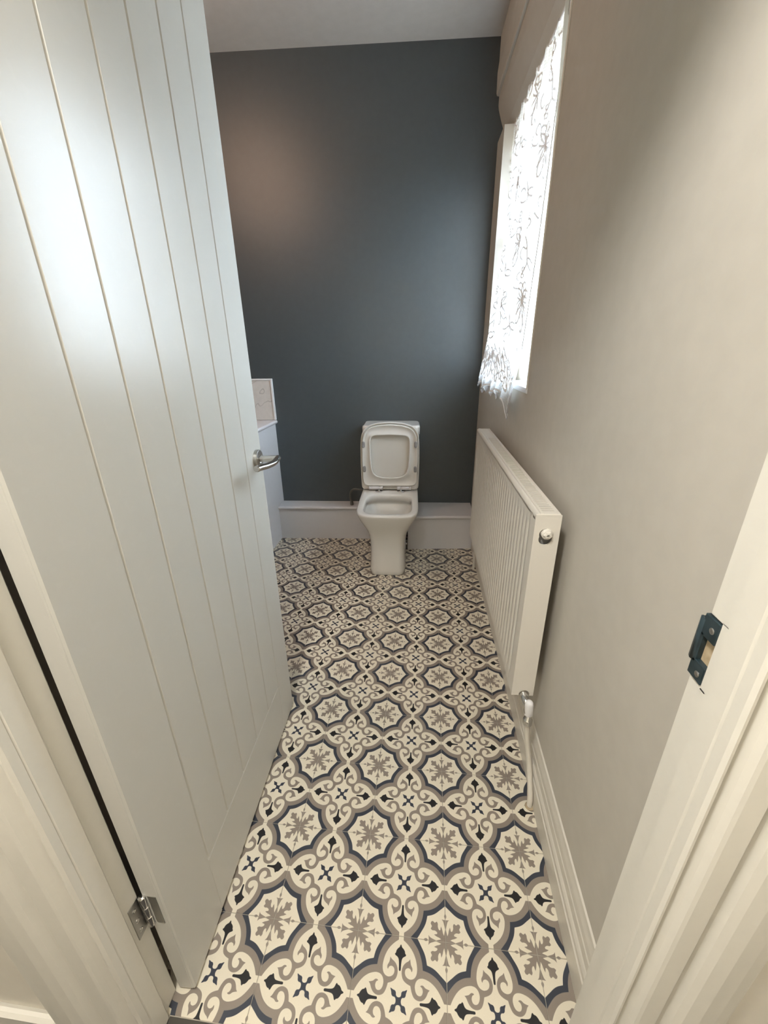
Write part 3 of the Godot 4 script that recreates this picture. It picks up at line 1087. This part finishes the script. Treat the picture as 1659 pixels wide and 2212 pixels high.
func curtain() -> void:
	wander.seed = 5
	wander.frequency = 0.6
	var st := begin(true)
	var nu := 220
	var nv := 60
	var pts := []
	for j in nv + 1:
		var row := PackedVector3Array()
		for i in nu + 1:
			row.append(drape(float(i) / nu, float(j) / nv))
		pts.append(row)
	for j in nv:
		for i in nu:
			for c in [[i, j], [i + 1, j], [i + 1, j + 1], [i, j], [i + 1, j + 1], [i, j + 1]]:
				st.set_uv(Vector2(float(c[0]) / nu, float(c[1]) / nv))
				st.add_vertex(pts[c[1]][c[0]])
	var c := thing("curtain", "white lace net curtain with floral pattern and scalloped hem", "curtain")
	obj("lace", st, M.lace, c)
	st = begin()  # corded embroidery standing just proud of the net
	for line in lace_cords():
		for i in line.size() - 1:
			var a: Vector2 = line[i]
			var b: Vector2 = line[i + 1]
			var s := (b - a).orthogonal().normalized() * 3.2
			var q := []
			for p in [a - s, b - s, b + s, a + s]:
				q.append(drape(clampf(p.x / 1024.0, 0.0, 1.0), clampf(p.y / 1024.0, 0.0, 1.0), 0.012))
			quad(st, q[0], q[1], q[2], q[3])
	obj("embroidery", st, M.embroidery, c).set_meta("kind", "stuff")
	st = begin(true)
	tube(st, PackedVector3Array([P(xw(-10.0) + 0.24, 11.0, -10.02), P(xw(-5.5) + 0.24, 11.0, -5.14)]), 0.004, 10)
	obj("rod", st, M.plastic, c)

func pull_cord() -> void:
	var p := thing("pull_cord", "thin blind cord with a grey bell-shaped pull at the window", "cord")
	var st := begin(true)
	tube(st, curve([P(1.40, 10.9, -5.55), P(1.36, 9.4, -5.52), P(1.33, 8.0, -5.55), P(1.315, 7.2, -5.65), P(1.30, 6.1, -5.84), P(1.295, 5.86, -5.93)], 6), 0.0016, 8)
	obj("cord", st, M.cord, p)
	st = begin(true)
	lathe(st, [0.0, 0.0, 0.012, 0.0, 0.0195, 0.003, 0.0205, 0.006, 0.018, 0.013, 0.0125, 0.026, 0.0085, 0.038, 0.0070, 0.047, 0.0062, 0.052, 0.0, 0.0525], Transform3D(Basis(), P(1.295, 5.61, -5.93)), 28)
	obj("bell", st, M.bell, p)

# ---------------------------------------------------------------- lamps (both outside the frame; the warm spot on the back wall mirrors the first)
func globe_lamp(called: String, label: String, at: Vector3, r: float, energy: float, tint: Color, glow: float) -> void:
	var l := thing(called, label, "lamp", at)
	var up := 13.06 * U - at.y
	var st := begin(true)
	lathe(st, [0.0, up - 0.03, 0.05, up - 0.028, 0.055, up, 0.0, up], Transform3D(), 24)
	obj("ceiling_rose", st, M.plastic, l)
	st = begin(true)
	tube(st, PackedVector3Array([Vector3(0, up - 0.02, 0), Vector3(0, r * 0.97, 0)]), 0.006, 10)
	obj("stem", st, M.plastic, l)
	st = begin(true)
	var prof := []
	for k in 13:
		var a := -PI / 2 + PI * k / 12.0
		prof.append(r * cos(a))
		prof.append(r * sin(a))
	lathe(st, prof, Transform3D(), 24)
	var m := mat(Color(0.95, 0.92, 0.86), 0.5)
	m.emission_enabled = true
	m.emission = tint
	m.emission_energy_multiplier = glow
	obj("lamp_globe", st, m, l)
	var o := OmniLight3D.new()
	o.name = "lamp_light"
	o.light_color = tint
	o.light_energy = energy
	o.light_size = r * 0.9
	o.omni_range = 12.0
	o.omni_attenuation = 2.0
	o.shadow_enabled = true
	l.add_child(o)

func lamps() -> void:
	globe_lamp("bathroom_lamp", "warm globe lamp under the bathroom ceiling behind the door", P(-6.5, 12.1, -4.9), 0.17, 0.36, Color(1.0, 0.84, 0.72), 2.5)
	globe_lamp("hall_lamp", "warm pendant globe lamp in the hall", P(-2.1, 11.5, 2.65), 0.11, 2.3, Color(1.0, 0.995, 0.975), 6.0)
